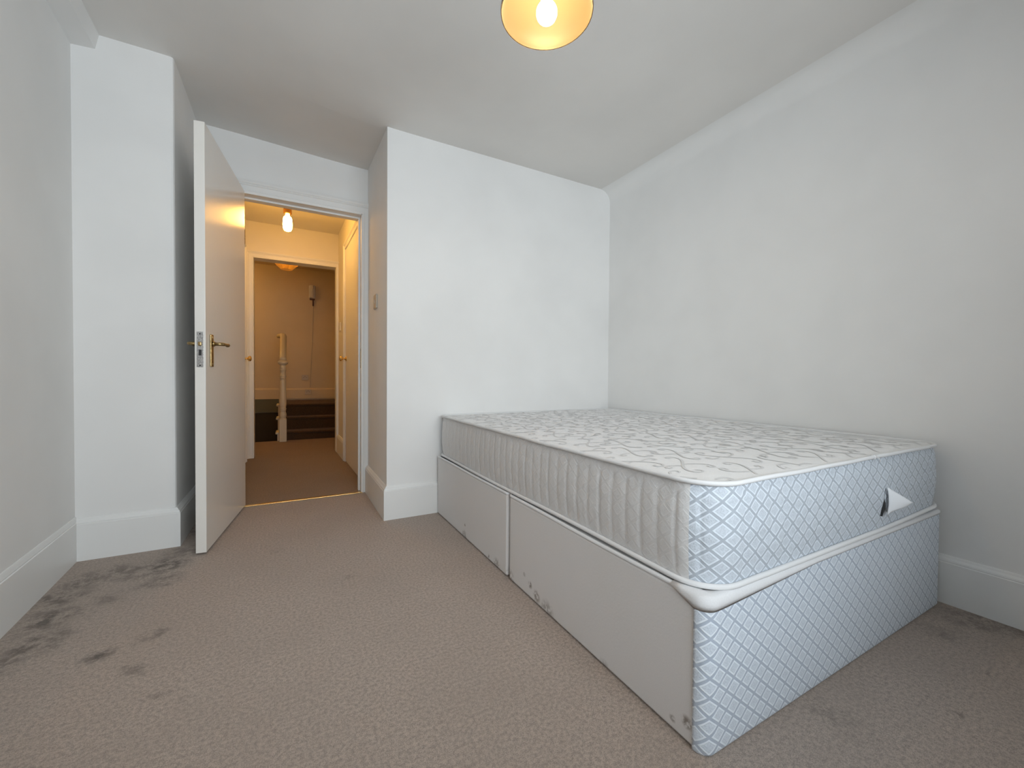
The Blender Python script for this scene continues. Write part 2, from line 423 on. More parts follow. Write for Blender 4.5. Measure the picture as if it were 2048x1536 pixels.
# ------------------------------------------------------------------ bedroom door frame
bm = bmesh.new(); fy0, fy1 = 3.105, 3.25
box(bm, DX0-.002, DX0+.004, fy0, fy1, 0, DZ); box(bm, DX1-.006, DX1+.002, fy0, fy1, 0, DZ); box(bm, DX0, DX1, fy0, fy1, DZ-.006, DZ+.004)
# stop beads
box(bm, DX1-.018, DX1-.006, 3.165, 3.21, 0, DZ-.006, .002); box(bm, DX0+.004, DX0+.012, 3.165, 3.21, 0, DZ-.006, .002); box(bm, DX0+.012, DX1-.018, 3.165, 3.21, DZ-.018, DZ-.006, .002)
fr = tag(finish('trim_2', bm, M['trim']), 'white painted lining of the bedroom doorway', 'door frame', kind='structure')
bm = bmesh.new(); box(bm, DX1-.0075, DX1-.0055, 3.118, 3.142, .90, 1.04, 0); box(bm, DX1-.008, DX1-.0070, 3.124, 3.136, .965, .985)
finish('strike_plate', bm, M['brass'], fr)
architrave('trim_3', DX0, DX1, DZ, lambda a, b, h: (a, 3.12-h, b), 'moulded white architrave around the bedroom doorway')
architrave('trim_4', DX0, DX1, DZ, lambda a, b, h: (a, 3.24+h, b), 'hall-side white architrave of the bedroom doorway')
bm = bmesh.new(); box(bm, DX0, DX1, 3.092, 3.122, -.001, .005, .002)
tag(finish('threshold_strip', bm, M['brassbright']), 'thin brass threshold strip across the carpet in the bedroom doorway', 'threshold strip')

# ------------------------------------------------------------------ open door (local: x along the leaf from hinge, y thickness, z up)
hx, hy = -.248, 3.106; fx, fy = -.342, 2.352
ang = math.atan2(fy-hy, fx-hx); DW = math.hypot(fx-hx, fy-hy)
door = tag(empty('door_1', (hx, hy, 0), 'flat white gloss door standing open into the bedroom', 'door', rot=ang), kind='structure')
# after rotation local +x points hinge->free edge; local -y points to the left wall side
bm = bmesh.new(); box(bm, 0, DW, -.042, 0, .010, 2.005, .0018, 2); finish('door_leaf', bm, M['door'], door)
def lever_set(side):
    s = 1 if side == 'r' else -1; yb = 0 if side == 'r' else -.042
    yy = lambda v: yb+s*v
    bx = DW-.078
    bm = bmesh.new(); box(bm, bx-.019, bx+.019, min(yy(0), yy(.007)), max(yy(0), yy(.007)), .880, 1.035, .0025)
    for zz in (.893, 1.022): box(bm, bx-.004, bx+.004, min(yy(.006), yy(.0085)), max(yy(.006), yy(.0085)), zz-.004, zz+.004, .001)
    pl = finish('handle_plate', bm, M['brass'], door)
    bm = bmesh.new(); z = .990
    tube(bm, [(bx, yy(.006), z), (bx, yy(.016), z)], .012, 16)
    pts = [(bx, yy(.014), z), (bx, yy(.036), z), (bx-.006, yy(.046), z), (bx-.020, yy(.049), z), (bx-.045, yy(.049), z+.001), (bx-.075, yy(.048), z-.001), (bx-.100, yy(.046), z+.001), (bx-.112, yy(.044), z+.002)]
    tube(bm, pts, .007, 12, radii=[.008, .008, .0085, .008, .0065, .0085, .009, .006])
    finish('door_handle', bm, M['brass'], pl, smooth=True)
lever_set('r'); lever_set('l')
bm = bmesh.new()
box(bm, DW-.001, DW+.0016, -.034, -.008, .876, 1.040, .0006)
lp = finish('lock_plate', bm, M['steel'], door)
bm = bmesh.new(); box(bm, DW+.001, DW+.010, -.028, -.014, .975, .993, .003); finish('latch', bm, M['brass'], lp)
bm = bmesh.new(); box(bm, DW+.001, DW+.0022, -.026, -.015, .930, .957)
for zz in (.884, 1.030): tube(bm, [(DW+.0012, -.021, zz), (DW+.0024, -.021, zz)], .0035, 12)
finish('bolt_recess', bm, M['dark'], lp)
for zz in (.22, 1.72):
    bm = bmesh.new(); tube(bm, [(-.004, -.004, zz-.045), (-.004, -.004, zz+.045)], .006, 10)
    box(bm, -.003, -.0005, -.038, 0, zz-.045, zz+.045); finish('hinge', bm, M['brass'], door)

# light switch on the return beside the doorway
def plate(name, mapf, wdt, hgt, m, label, cat, rocker='switch', group=None):
    root = empty(name, mapf(0, 0, 0), label, cat, group)
    o0 = Vector(mapf(0, 0, 0)); L = lambda a, b, h: tuple(Vector(mapf(a, b, h))-o0)
    def bx(bm, a0, a1, b0, b1, h0, h1, bev):
        p, q = L(a0, b0, h0), L(a1, b1, h1)
        box(bm, min(p[0], q[0]), max(p[0], q[0]), min(p[1], q[1]), max(p[1], q[1]), min(p[2], q[2]), max(p[2], q[2]), bev)
    bm = bmesh.new(); bx(bm, -wdt/2, wdt/2, -hgt/2, hgt/2, 0, .010, .003); finish('face_plate', bm, M[m], root)
    if rocker == 'switch':
        bm = bmesh.new(); bx(bm, -.007, .007, -.013, .013, .009, .014, .002); finish('rocker', bm, M['plastic_old'], root)
    elif rocker == 'socket':
        for s in (-1, 1):
            bm = bmesh.new(); bx(bm, s*.020-.004, s*.020+.004, -.004, .004, .0095, .011, 0); finish('pin_hole', bm, M['dark'], root)
        bm = bmesh.new(); bx(bm, -.004, .004, .012, .022, .0095, .011, 0); finish('pin_hole', bm, M['dark'], root)
    return root
plate('light_switch', lambda a, b, h: (.50-h, 2.79+a, 1.328+b), .090, .092, 'plastic_old', 'small beige light switch on the wall return right of the bedroom doorway', 'light switch')

# ------------------------------------------------------------------ hall
HX = lambda y: .512-(y-3.24)*.022
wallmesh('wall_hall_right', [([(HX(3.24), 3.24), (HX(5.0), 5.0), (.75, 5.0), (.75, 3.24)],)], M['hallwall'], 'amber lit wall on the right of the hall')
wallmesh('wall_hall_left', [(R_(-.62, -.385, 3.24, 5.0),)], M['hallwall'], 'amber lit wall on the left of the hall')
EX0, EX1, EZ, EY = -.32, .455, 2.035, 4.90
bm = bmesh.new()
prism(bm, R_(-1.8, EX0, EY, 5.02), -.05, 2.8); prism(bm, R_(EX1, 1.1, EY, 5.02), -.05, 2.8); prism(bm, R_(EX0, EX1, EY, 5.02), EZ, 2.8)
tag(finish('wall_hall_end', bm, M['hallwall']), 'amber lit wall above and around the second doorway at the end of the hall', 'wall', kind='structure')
bm = bmesh.new(); prism(bm, R_(-.62, .75, 3.20, 4.95), 2.395, 2.75)
tag(finish('ceiling.001', bm, M['hallwall']), 'amber lit ceiling of the hall', 'ceiling', kind='structure')
ARS = [(d*.75, h*.8) for d, h in ARCH]
architrave('trim_5', EX0, EX1, EZ, lambda a, b, h: (a, EY-h, b), 'moulded architrave around the second doorway at the end of the hall', ARS)
bm = bmesh.new(); box(bm, EX0-.002, EX0+.003, EY-.012, 5.03, 0, EZ); box(bm, EX1-.003, EX1+.002, EY-.012, 5.03, 0, EZ); box(bm, EX0, EX1, EY-.012, 5.03, EZ-.003, EZ+.003)
tag(finish('trim_6', bm, M['trim']), 'white lining of the second doorway at the end of the hall', 'door frame', kind='structure')
def knob(bm, base, d, L_=.062, R=.026):
    """round door knob: rosette, neck, ball along direction d"""
    base = Vector(base); d = Vector(d).normalized()
    prof = [(.0, .026), (.003, .026), (.006, .022), (.009, .010), (.022, .0075), (.030, .010), (.036, .020), (.044, .0255), (.052, .026), (.059, .021), (.063, .012), (.0645, .002)]
    tube(bm, [base+d*t_ for t_, r in prof], 0, 20, radii=[r for t_, r in prof])
# right-hand cupboard door
ar = math.atan2(-.022, 1)
dr = tag(empty('door_2', (HX(3.5), 3.5, 0), 'closed white door on the right of the hall with a brass knob', 'door', rot=.022), kind='structure')
bm = bmesh.new(); box(bm, -.006, .03, 0, .80, .012, 2.07, .002); finish('door_leaf', bm, M['trim'], dr)
bm = bmesh.new(); knob(bm, (-.006, .755, 1.010), (-1, 0, 0)); finish('door_knob', bm, M['brassbright'], dr, smooth=True)
bm = bmesh.new(); sweep(bm, [(.805, 0), (.805, 2.075), (-.005, 2.075), (-.005, 0)], [(-d, h) for d, h in ARS], lambda a, b, h: (-h, a, b))
finish('architrave', bm, M['trim'], dr)
# left-hand door
dl = tag(empty('door_3', (-.385, 3.86, 0), 'closed white door on the left of the hall, mostly hidden by the open door', 'door'), kind='structure')
bm = bmesh.new(); box(bm, -.03, .006, 0, .80, .012, 2.03, .002); finish('door_leaf', bm, M['trim'], dl)
bm = bmesh.new(); knob(bm, (.006, .745, 1.000), (1, 0, 0)); finish('door_knob', bm, M['brassbright'], dl, smooth=True)
bm = bmesh.new(); sweep(bm, [(.805, 0), (.805, 2.035), (-.005, 2.035), (-.005, 0)], [(-d, h) for d, h in ARS], lambda a, b, h: (h, a, b))
finish('architrave', bm, M['trim'], dl)
skirting('baseboard_hall', [(HX(4.37), 4.37), (HX(4.9), 4.9)][::1], SK, 'white skirting board between the hall door and the second doorway', m='trim')
plate('light_switch', lambda a, b, h: (HX(4.72)-h, 4.72+a, 1.365+b), .080, .090, 'plastic', 'slim light switch on the right hall wall beyond the knobbed door', 'light switch')

# ------------------------------------------------------------------ landing and stairs beyond
LY = 7.6
bm = bmesh.new()
prism(bm, R_(-1.8, 1.1, LY, LY+.12), .25, 2.85)
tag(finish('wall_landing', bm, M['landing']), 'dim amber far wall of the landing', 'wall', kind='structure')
bm = bmesh.new(); prism(bm, R_(-1.8, 1.1, LY, LY+.12), -1.5, .25)
tag(finish('wall_stairwell', bm, M['darkbrown']), 'dark lower wall of the stairwell left of the newel post', 'wall', kind='structure')
bm = bmesh.new(); prism(bm, R_(-1.8, -1.65, 5.02, LY), -1.5, 2.85); prism(bm, R_(.95, 1.1, 5.02, LY), -1.5, 2.85)
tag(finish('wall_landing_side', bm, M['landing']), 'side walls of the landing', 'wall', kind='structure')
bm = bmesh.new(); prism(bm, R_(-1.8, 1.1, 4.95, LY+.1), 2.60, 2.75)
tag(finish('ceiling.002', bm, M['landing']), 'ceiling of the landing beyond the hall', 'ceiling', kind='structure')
bm = bmesh.new(); prism(bm, R_(-1.8, 1.1, 6.0, LY+.1), -1.5, -1.3); prism(bm, R_(-1.8, 1.1, 5.9, 6.02), -1.5, -.06)
tag(finish('floor.001', bm, M['staircarpet']), 'dark floor at the bottom of the stairwell', 'floor', kind='structure')
bm = bmesh.new(); sweep(bm, [(.95, LY), (-1.65, LY)], [(d, h+.465) for d, h in SKP(.17, .02)], lambda a, b, z: (a, b, z))
tag(finish('baseboard_landing', bm, M['landing']), 'skirting board along the far landing wall above the stairs', 'skirting board', kind='structure')
bm = bmesh.new(); box(bm, -1.65, -.15, LY-.016, LY+.002, .255, .487)
tag(finish('trim_7', bm, M['olive']), 'dark olive painted band under the landing skirting', 'trim', kind='structure')

stairs = empty('staircase', (0, 6.0, 0), 'short carpeted flight rising behind the cream turned newel post', 'staircase')
steps = [(6.05, .115), (6.28, .280), (6.50, .445)]
sx0, sx1 = -.115, .95
for k, (ny, nz) in enumerate(steps):
    y1_ = steps[k+1][0]+.03 if k < 2 else LY
    bm = bmesh.new(); zb = -.05 if k == 0 else steps[k-1][1]-.02
    box(bm, sx0, sx1, ny-6.0+.022, y1_-6.0, zb, nz-.03)                      # riser body
    # bullnose tread, its front edge bowed at the newel side
    NN = 16; rows = []
    for i in range(NN+1):
        x = sx0+(sx1-sx0)*i/NN; bow = .035*math.exp(-((x-sx0)/.12)**1.0)+.0
        yf = ny-6.0+bow; rings = []
        for a in range(7):
            an = -PI/2+PI*a/6; rings.append((x, yf+.016-.016*math.cos(an), nz-.018+.018*math.sin(an)))
        rings += [(x, y1_-6.0, nz), (x, y1_-6.0, nz-.036)]
        rows.append([bm.verts.new(p) for p in rings])
    m_ = len(rows[0])
    for i in range(NN):
        for j in range(m_): bm.faces.new((rows[i][j], rows[i+1][j], rows[i+1][(j+1) % m_], rows[i][(j+1) % m_]))
    bm.faces.new(rows[0][::-1]); bm.faces.new(rows[-1])
    finish('step', bm, M['staircarpet'], stairs)
    bm = bmesh.new(); box(bm, sx0-.045, sx0+.0, ny-6.0-.005, ny-6.0+.26, nz-.032, nz-.002, .012, 3)
    finish('nosing_return', bm, M['newel'], stairs, smooth=False)
bm = bmesh.new()
poly = [(.04, -.25), (.04, .09), (.27, .09), (.27, .255), (.49, .255), (.49, .42), (1.58, .42), (1.58, .10), (.30, -.25)]
a = [bm.verts.new((sx0-.022, y, z)) for y, z in poly]; b = [bm.verts.new((sx0, y, z)) for y, z in poly]
bm.faces.new(a); bm.faces.new(b[::-1])
for i in range(len(poly)): bm.faces.new((a[i], b[i], b[(i+1) % len(poly)], a[(i+1) % len(poly)]))
finish('string', bm, M['newel'], stairs)
# newel post: square foot, turned shaft
bm = bmesh.new(); nx = -.073; box(bm, nx-.041, nx+.041, -.062, .020, 0, .285, .004)
cyn = -.021
prof = [(.034, .280), (.040, .287), (.040, .297), (.034, .302), (.034, .308), (.038, .314), (.041, .330), (.040, .352), (.035, .372), (.031, .392), (.037, .398), (.038, .405), (.032, .411),
        (.038, .417), (.038, .427), (.032, .433), (.037, .445), (.041, .475), (.041, .55), (.039, .63), (.036, .71), (.033, .775), (.032, .805), (.038, .811), (.038, .819), (.033, .824), (.038, .832), (.038, .840), (.031, .847),
        (.030, .88), (.033, .905), (.038, .912), (.038, .922), (.033, .928), (.038, .938), (.038, .950), (.033, .958), (.034, .975), (.047, .985), (.058, .997), (.060, 1.008), (.057, 1.020), (.044, 1.032), (.030, 1.038)]
lathe(bm, prof, 28, nx, cyn); finish('newel_post', bm, M['newel'], stairs, smooth=True)
for p in bpy.data.objects['newel_post'].data.polygons:
    if p.area > .004: p.use_smooth = False
# handrail climbing with the flight and easing left at the upper landing
bm = bmesh.new()
cl = [(nx, -.02, 1.035), (nx, .0, 1.06), (nx, .06, 1.115), (nx, .15, 1.17), (nx, .30, 1.265), (nx, .42, 1.345), (nx, .50, 1.385), (nx-.006, .56, 1.40), (nx-.02, .62, 1.405), (nx-.05, .68, 1.40)]
shape = [(-.036, -.022), (-.040, .004), (-.030, .024), (-.012, .032), (.012, .032), (.030, .024), (.040, .004), (.036, -.022), (.022, -.030), (-.022, -.030)]
rings = []
for i, p in enumerate(cl):
    d = (Vector(cl[min(i+1, len(cl)-1)])-Vector(cl[max(0, i-1)])).normalized()
    side = d.cross(Vector((0, 0, 1))).normalized() if abs(d.z) < .95 else Vector((1, 0, 0)); upv = side.cross(d).normalized()
    rings.append([bm.verts.new(Vector(p)+side*s_+upv*u_) for s_, u_ in shape])
for i in range(len(rings)-1):
    for j in range(10): bm.faces.new((rings[i][j], rings[i][(j+1) % 10], rings[i+1][(j+1) % 10], rings[i+1][j]))
bm.faces.new(rings[0][::-1]); bm.faces.new(rings[-1])
finish('handrail', bm, M['newel'], stairs, smooth=True)

# intercom handset and sockets on the far landing wall
ic = empty('intercom_phone', (.333, LY, 2.235), 'cream wall intercom handset high on the far landing wall', 'intercom phone')
bm = bmesh.new(); box(bm, -.048, .048, -.030, 0, -.105, .105, .008); finish('base', bm, M['plastic'], ic)
bm = bmesh.new(); box(bm, -.040, .022, -.050, -.030, .045, .110, .010); box(bm, -.040, .022, -.050, -.030, -.100, -.035, .010); box(bm, -.034, .012, -.066, -.044, -.095, .105, .009); finish('handset', bm, M['plastic'], ic)
bm = bmesh.new(); box(bm, -.036, .040, -.024, -.001, -.135, -.112, .004); box(bm, .004, .026, -.020, -.001, -.232, -.130, .004); finish('bracket', bm, M['brownplastic'], ic)
bm = bmesh.new(); tube(bm, [(.015, -.004, -.225), (.010, -.004, -.6), (-.01, -.004, -1.1), (-.035, -.004, -1.60)], .0035, 6); finish('cable', bm, M['plastic_old'], ic)
plate('socket_outlet', lambda a, b, h: (.226+a, LY-h, .814+b), .095, .085, 'plastic_old', 'beige socket on the far landing wall above the skirting', 'wall socket', 'socket')
plate('socket_outlet', lambda a, b, h: (.272+a, LY-.0195-h, .575+b), .095, .085, 'plastic_old', 'beige socket mounted on the landing skirting board', 'wall socket', 'socket')

# ------------------------------------------------------------------ lamps
def rose(bm, z): lathe(bm, [(.045, z), (.045, z-.012), (.036, z-.022), (.014, z-.030), (.008, z-.036)], 24)
# bedroom pendant with opal dish
px, py = .630, .972; cz = ceil_z(px, py)
lamp = empty('pendant_lamp', (px, py, cz), 'ceiling pendant with shallow opal glass shade glowing warm above the bedroom', 'pendant lamp')
bm = bmesh.new(); rose(bm, .002); finish('ceiling_rose', bm, M['plastic'], lamp, smooth=True)
zr = 1.850-cz
bm = bmesh.new(); tube(bm, [(0, 0, -.03), (0, 0, zr+.135)], .0035, 8); finish('cord', bm, M['flex'], lamp, smooth=True)
bm = bmesh.new(); lathe(bm, [(.010, zr+.140), (.018, zr+.130), (.020, zr+.090), (.020, zr+.066), (.014, zr+.064)], 24); finish('bulb_holder', bm, M['plastic'], lamp, smooth=True)
bm = bmesh.new()
outp = [(.1275, 0), (.1285, .005), (.127, .016), (.118, .036), (.098, .060), (.072, .080), (.045, .094), (.026, .100), (.022, .112)]
inp = [(.019, .110), (.023, .096), (.043, .0895), (.070, .0755), (.095, .056), (.114, .034), (.1235, .016), (.1245, .007), (.1255, .001)]
lathe(bm, [(r_, zr+z_) for r_, z_ in outp+inp], 72, cap=False)
bmesh.ops.remove_doubles(bm, verts=bm.verts, dist=1e-5)
sh = finish('lamp_shade', bm, M['opal'], lamp, smooth=True)
def bulbmesh(bm, ztop, zbot, R):
    H = ztop-zbot; pr = []
    for k in range(15):
        a = -PI/2+ (PI*.80)*k/14
        pr.append((max(.0008, R*math.cos(a)), zbot+R+R*math.sin(a)))
    pr.append((R*.45, ztop-.004)); pr.append((R*.42, ztop))
    lathe(bm, pr, 28)
bm = bmesh.new(); bulbmesh(bm, zr+.068, zr-.026, .029); finish('bulb', bm, M['bulb_room'], lamp, smooth=True)
# hall: bare bulb
hl = empty('bare_bulb_pendant', (-.012, 3.95, 2.395), 'bare glowing bulb hanging from a copper holder in the hall', 'pendant lamp')
bm = bmesh.new(); rose(bm, .0); finish('ceiling_rose', bm, M['plastic'], hl, smooth=True)
bm = bmesh.new(); tube(bm, [(0, 0, -.03), (0, 0, -.145)], .003, 8); finish('cord', bm, M['flex'], hl, smooth=True)
bm = bmesh.new(); lathe(bm, [(.008, -.135), (.030, -.142), (.031, -.165), (.0305, -.166), (.032, -.170), (.032, -.192), (.018, -.198)], 24); finish('bulb_holder', bm, M['copper'], hl, smooth=True)
bm = bmesh.new(); lathe(bm, [(.014, -.196), (.016, -.212), (.030, -.225), (.034, -.245), (.036, -.285), (.034, -.315), (.026, -.333), (.010, -.341), (.001, -.342)], 24); finish('bulb', bm, M['bulb_hall'], hl, smooth=True)
# landing: faceted pleated shade
ll = empty('landing_lamp', (-.037, 6.9, 2.60), 'pale faceted lampshade hanging on the landing, seen under the second doorway head', 'pendant lamp')
bm = bmesh.new(); rose(bm, .0); finish('ceiling_rose', bm, M['plastic'], ll, smooth=True)
bm = bmesh.new(); lathe(bm, [(.110, .0), (.150, -.045), (.168, -.112), (.074, -.200), (.001, -.201), (.001, -.199), (.072, -.198), (.164, -.111), (.146, -.047), (.107, -.003)], 10, cap=False); finish('lamp_shade', bm, M['paper'], ll)
bm = bmesh.new(); bulbmesh(bm, -.036, -.125, .028); finish('bulb', bm, M['bulb_landing'], ll, smooth=True)
# unseen fill light added on the landing ceiling to brighten its far wall
fl = empty('added_fill_light', (-1.15, 6.75, 2.60), 'added unseen fill light on the landing ceiling, round the corner to the left', 'added fill light')
bm = bmesh.new(); lathe(bm, [(.135, .001), (.135, -.022), (.128, -.026)], 32); finish('base', bm, M['plastic'], fl, smooth=False)
bm = bmesh.new(); lathe(bm, [(.125, -.026), (.118, -.050), (.095, -.075), (.055, -.092), (.001, -.097)], 32); finish('fill_dome', bm, M['fill_glow'], fl, smooth=True)

# ------------------------------------------------------------------ divan bed base (two halves)
BX0, BX1, BY0, BYS, BY1, BZ = .800, 2.150, .574, 1.505, 2.424, .354
def rrect(x0, x1, y0, y1, r, step=.02, cs=8):
    """rounded rectangle, clockwise seen from above starting on the left side going to the foot; returns (x, y, nx, ny, s)"""
    pts = []
    def seg(ax, ay, bx_, by_, n_):
        L_ = math.hypot(bx_-ax, by_-ay); k = max(1, int(L_/step))
        for i in range(k): pts.append((ax+(bx_-ax)*i/k, ay+(by_-ay)*i/k, *n_))
    def arc(cx, cy_, a0, a1):
        for i in range(cs):
            a = a0+(a1-a0)*i/cs; pts.append((cx+r*math.cos(a), cy_+r*math.sin(a), math.cos(a), math.sin(a)))
    seg(x0, y1-r, x0, y0+r, (-1, 0)); arc(x0+r, y0+r, PI, 1.5*PI)
    seg(x0+r, y0, x1-r, y0, (0, -1)); arc(x1-r, y0+r, 1.5*PI, 2*PI)
    seg(x1, y0+r, x1, y1-r, (1, 0)); arc(x1-r, y1-r, 0, .5*PI)
    seg(x1-r, y1, x0+r, y1, (0, 1)); arc(x0+r, y1-r, .5*PI, PI)
    s = 0; out = []
    for i, p in enumerate(pts):
        if i: s += math.hypot(p[0]-pts[i-1][0], p[1]-pts[i-1][1])
        out.append((*p, s))
    return out
def divan(y0, y1, label, foot):
    root = empty('divan_base', ((BX0+BX1)/2, (y0+y1)/2, 0), label, 'bed base')
    inv = Vector((-(BX0+BX1)/2, -(y0+y1)/2, 0))
    rr = .030 if foot else .010
    ring = rrect(BX0, BX1, y0, y1, rr, .03, 6); n = len(ring)
    bm = bmesh.new(); levels = [(.012, 0), (.004, .0), (BZ-.014, 0.0), (BZ-.004, .003), (BZ-.001, .010)]
    rows = []
    for z, ins in ((.004, .004), (.010, 0), (BZ-.016, 0), (BZ-.006, .003), (BZ-.002, .010), (BZ-.001, .03)):
        rows.append([bm.verts.new((p[0]-p[2]*ins, p[1]-p[3]*ins, z)) for p in ring])
    for k in range(len(rows)-1):
        for i in range(n): bm.faces.new((rows[k][i], rows[k][(i+1) % n], rows[k+1][(i+1) % n], rows[k+1][i]))
    bm.faces.new(rows[0][::-1]); bm.faces.new(rows[-1])
    o = finish('body', bm, M['grey_fabric'], root); o.matrix_parent_inverse = Matrix.Translation(inv)
    # rolled white edge along the top
    bm = bmesh.new(); tube(bm, [(p[0]-p[2]*.004, p[1]-p[3]*.004, BZ-.005+.0012*math.sin(p[4]*9)) for p in ring], .0065, 8, True)
    o = finish('edge_roll', bm, M['white_edge'], root, smooth=True); o.matrix_parent_inverse = Matrix.Translation(inv)
    if not foot:
        pass
    else:
        # diamond-patterned foot panel wrapped a little way round both corners
        bm = bmesh.new(); uvl = bm.loops.layers.uv.new('UVMap')
        fine = rrect(BX0, BX1, y0, y1, .030, .012, 10)
        sel = [p for p in fine if p[1] < y0+.033 ]
        zs = [.000, .006]+[.006+(BZ-.024)*k/14 for k in range(1, 15)]+[BZ-.012, BZ-.005]
        cols = []
        for p in sel:
            e_ = .0035
            cols.append([(Vector((p[0]+p[2]*(e_-(.003 if k == 0 else (.001 if k == len(zs)-2 else (.004 if k == len(zs)-1 else 0)))), p[1]+p[3]*(e_-(.003 if k == 0 else 0)), z)), (p[4], z)) for k, z in enumerate(zs)])
        vv = [[bm.verts.new(c[0]) for c in col] for col in cols]
        for i in range(len(cols)-1):
            for j in range(len(zs)-1):
                f = bm.faces.new((vv[i][j], vv[i+1][j], vv[i+1][j+1], vv[i][j+1]))
                for lp_, (a_, b_) in zip(f.loops, ((i, j), (i+1, j), (i+1, j+1), (i, j+1))): lp_[uvl].uv = cols[a_][b_][1]
        r_ = bmesh.ops.extrude_face_region(bm, geom=list(bm.faces))
        cx, cy_ = (BX0+BX1)/2, (y0+y1)/2
        for v in [e_ for e_ in r_['geom'] if isinstance(e_, bmesh.types.BMVert)]:
            v.co.y += .0015 if v.co.y < y0+.01 else 0
            if v.co.x < BX0+.03: v.co.x += .0015
            if v.co.x > BX1-.03: v.co.x -= .0015
        o = finish('foot_panel', bm, M['foot_diamond'], root, smooth=True); o.matrix_parent_inverse = Matrix.Translation(inv)
        o['label'] = 'pale blue-white foot panel woven with a diamond pattern'
        # white folded cloth over the top corner and along the foot
        bm = bmesh.new()
        top = [p for p in rrect(BX0, BX1, y0, y1, .030, .03, 8) if p[1] < y0+.10]
        rows = []
        for p in top:
            k_ = 1 if p[1] < y0+.035 else max(0, 1-(p[1]-y0-.035)/.065)
            k_ *= 1-.68*min(1, max(0, (p[0]-BX0-.05)/.40)); zdrop = .002+.028*k_
            rows.append([bm.verts.new((p[0]+p[2]*q, p[1]+p[3]*q, z)) for q, z in ((.0045, BZ-zdrop), (.0060, BZ-zdrop*.55), (.006, BZ-.001), (-.002, BZ+.004), (-.030, BZ+.0025), (-.030, BZ-.002), (.0, BZ-.006))])
        for i in range(len(rows)-1):
            for j in range(7): bm.faces.new((rows[i][j], rows[i+1][j], rows[i+1][(j+1) % 7], rows[i][(j+1) % 7]))
        bm.faces.new(rows[0]); bm.faces.new(rows[-1][::-1])
        o = finish('top_border', bm, M['white_edge'], root, smooth=True); o.matrix_parent_inverse = Matrix.Translation(inv)
    return root
divan(BY0, BYS-.003, 'foot half of the grey fabric divan base, with the diamond-woven foot panel', True)
divan(BYS+.003, BY1, 'head half of the plain grey fabric divan base, against the back wall', False)

# ------------------------------------------------------------------ mattress
MX0, MX1, MY0, MY1, MR = .815, 2.160, .578, 2.440, .095
MH = .245; MZ = BZ+.004
mroot = empty('mattress', ((MX0+MX1)/2, (MY0+MY1)/2, MZ), 'white double mattress with scroll-woven top and quilted grey sides on the divan', 'mattress')
mi_ = Matrix.Translation((-(MX0+MX1)/2, -(MY0+MY1)/2, -MZ))
def lift(x, y):                                       # the underside curls up a little towards the right foot corner
    v = 0.0
    if x > 1.6: v += .014*((x-1.6)/.55)**1.5*max(0, 1-(y-MY0)/.9)
    v += .004*(.5+.5*math.sin(y*5.1+x*3))*(1 if x < 1.0 else .6)
    return v
def edge_d(x, y): return min(x-MX0, MX1-x, y-MY0, MY1-y)
def top_z(x, y):
    d = max(0, edge_d(x, y))
    z = MZ+MH-.004+.010*(1-math.exp(-d/.05))
    z += .0045*noise.noise(Vector((x*2.6, y*2.2, 1.3)))+.0020*noise.noise(Vector((x*9, y*8, 4.1)))
    # broad quilting dips
    for (ax, ay, bx_, by_) in CREASE:
        vx, vy = bx_-ax, by_-ay; L2 = vx*vx+vy*vy; tt = max(0, min(1, ((x-ax)*vx+(y-ay)*vy)/L2))
        dd = math.hypot(x-ax-tt*vx, y-ay-tt*vy); z -= .0035*math.exp(-(dd/.012)**2)*min(1, 4*tt*(1-tt)+.25)
    return z
CREASE = [(1.05, .86, 1.42, .84), (1.42, .84, 1.58, 1.02), (1.30, 1.20, 1.36, 1.33), (1.36, 1.33, 1.62, 1.30), (1.72, 1.38, 1.96, 1.40), (1.0, 1.25, 1.16, 1.37), (1.62, .80, 1.86, .98), (1.1, 1.75, 1.35, 1.78), (1.6, 1.8, 1.9, 1.78), (1.0, 1.98, 1.2, 2.1)]
ring = rrect(MX0, MX1, MY0, MY1, MR, .0065, 36); n = len(ring); TOT = ring[-1][4]
# border (side panels), two cloths: grey on the long sides, diamond damask round the foot corners and foot
bm = bmesh.new(); uvl = bm.loops.layers.uv.new('UVMap')
NR = 26; rows = []
pitch_q = .0545
def side_pt(p, t_):
    x, y, nx_, ny_, s = p
    zb = MZ+.004+lift(x, y); zt = MZ+MH-.008+.004*noise.noise(Vector((s*3, 0, 0)))
    z = zb+(zt-zb)*t_
    out = .010*math.sin(PI*t_)**.7-.001
    q = abs(((s+.012)/pitch_q) % 1-.5)*2                     # 1 at a stitch line
    amp = .0036 if nx_ < -.5 else .0018
    dist_ = (1-q)*pitch_q/2
    vert = min(1, max(0, (t_-.03)/.07))*min(1, max(0, (.93-t_)/.06))
    out -= amp*math.exp(-(dist_/.0045)**1.3)*vert
    out -= .0035*math.exp(-((t_-.925)/.018)**2)*(.5+.5*math.cos(2*PI*s/(pitch_q*2)))   # stitched bars under the piping
    out += (.0030 if ny_ < -.5 else .0013)*noise.noise(Vector((s*16, z*26, 2.0)))+.0008*noise.noise(Vector((s*60+z*30, z*60, 5.0)))
    # torn handle puckers the foot border
    if ny_ < -.9: out += .006*math.exp(-((x-1.66)/.05)**2-((z-.47)/.06)**2)
    return Vector((x+nx_*out, y+ny_*out, z))
for j in range(NR+1):
    rows.append([bm.verts.new(side_pt(p, j/NR)) for p in ring])
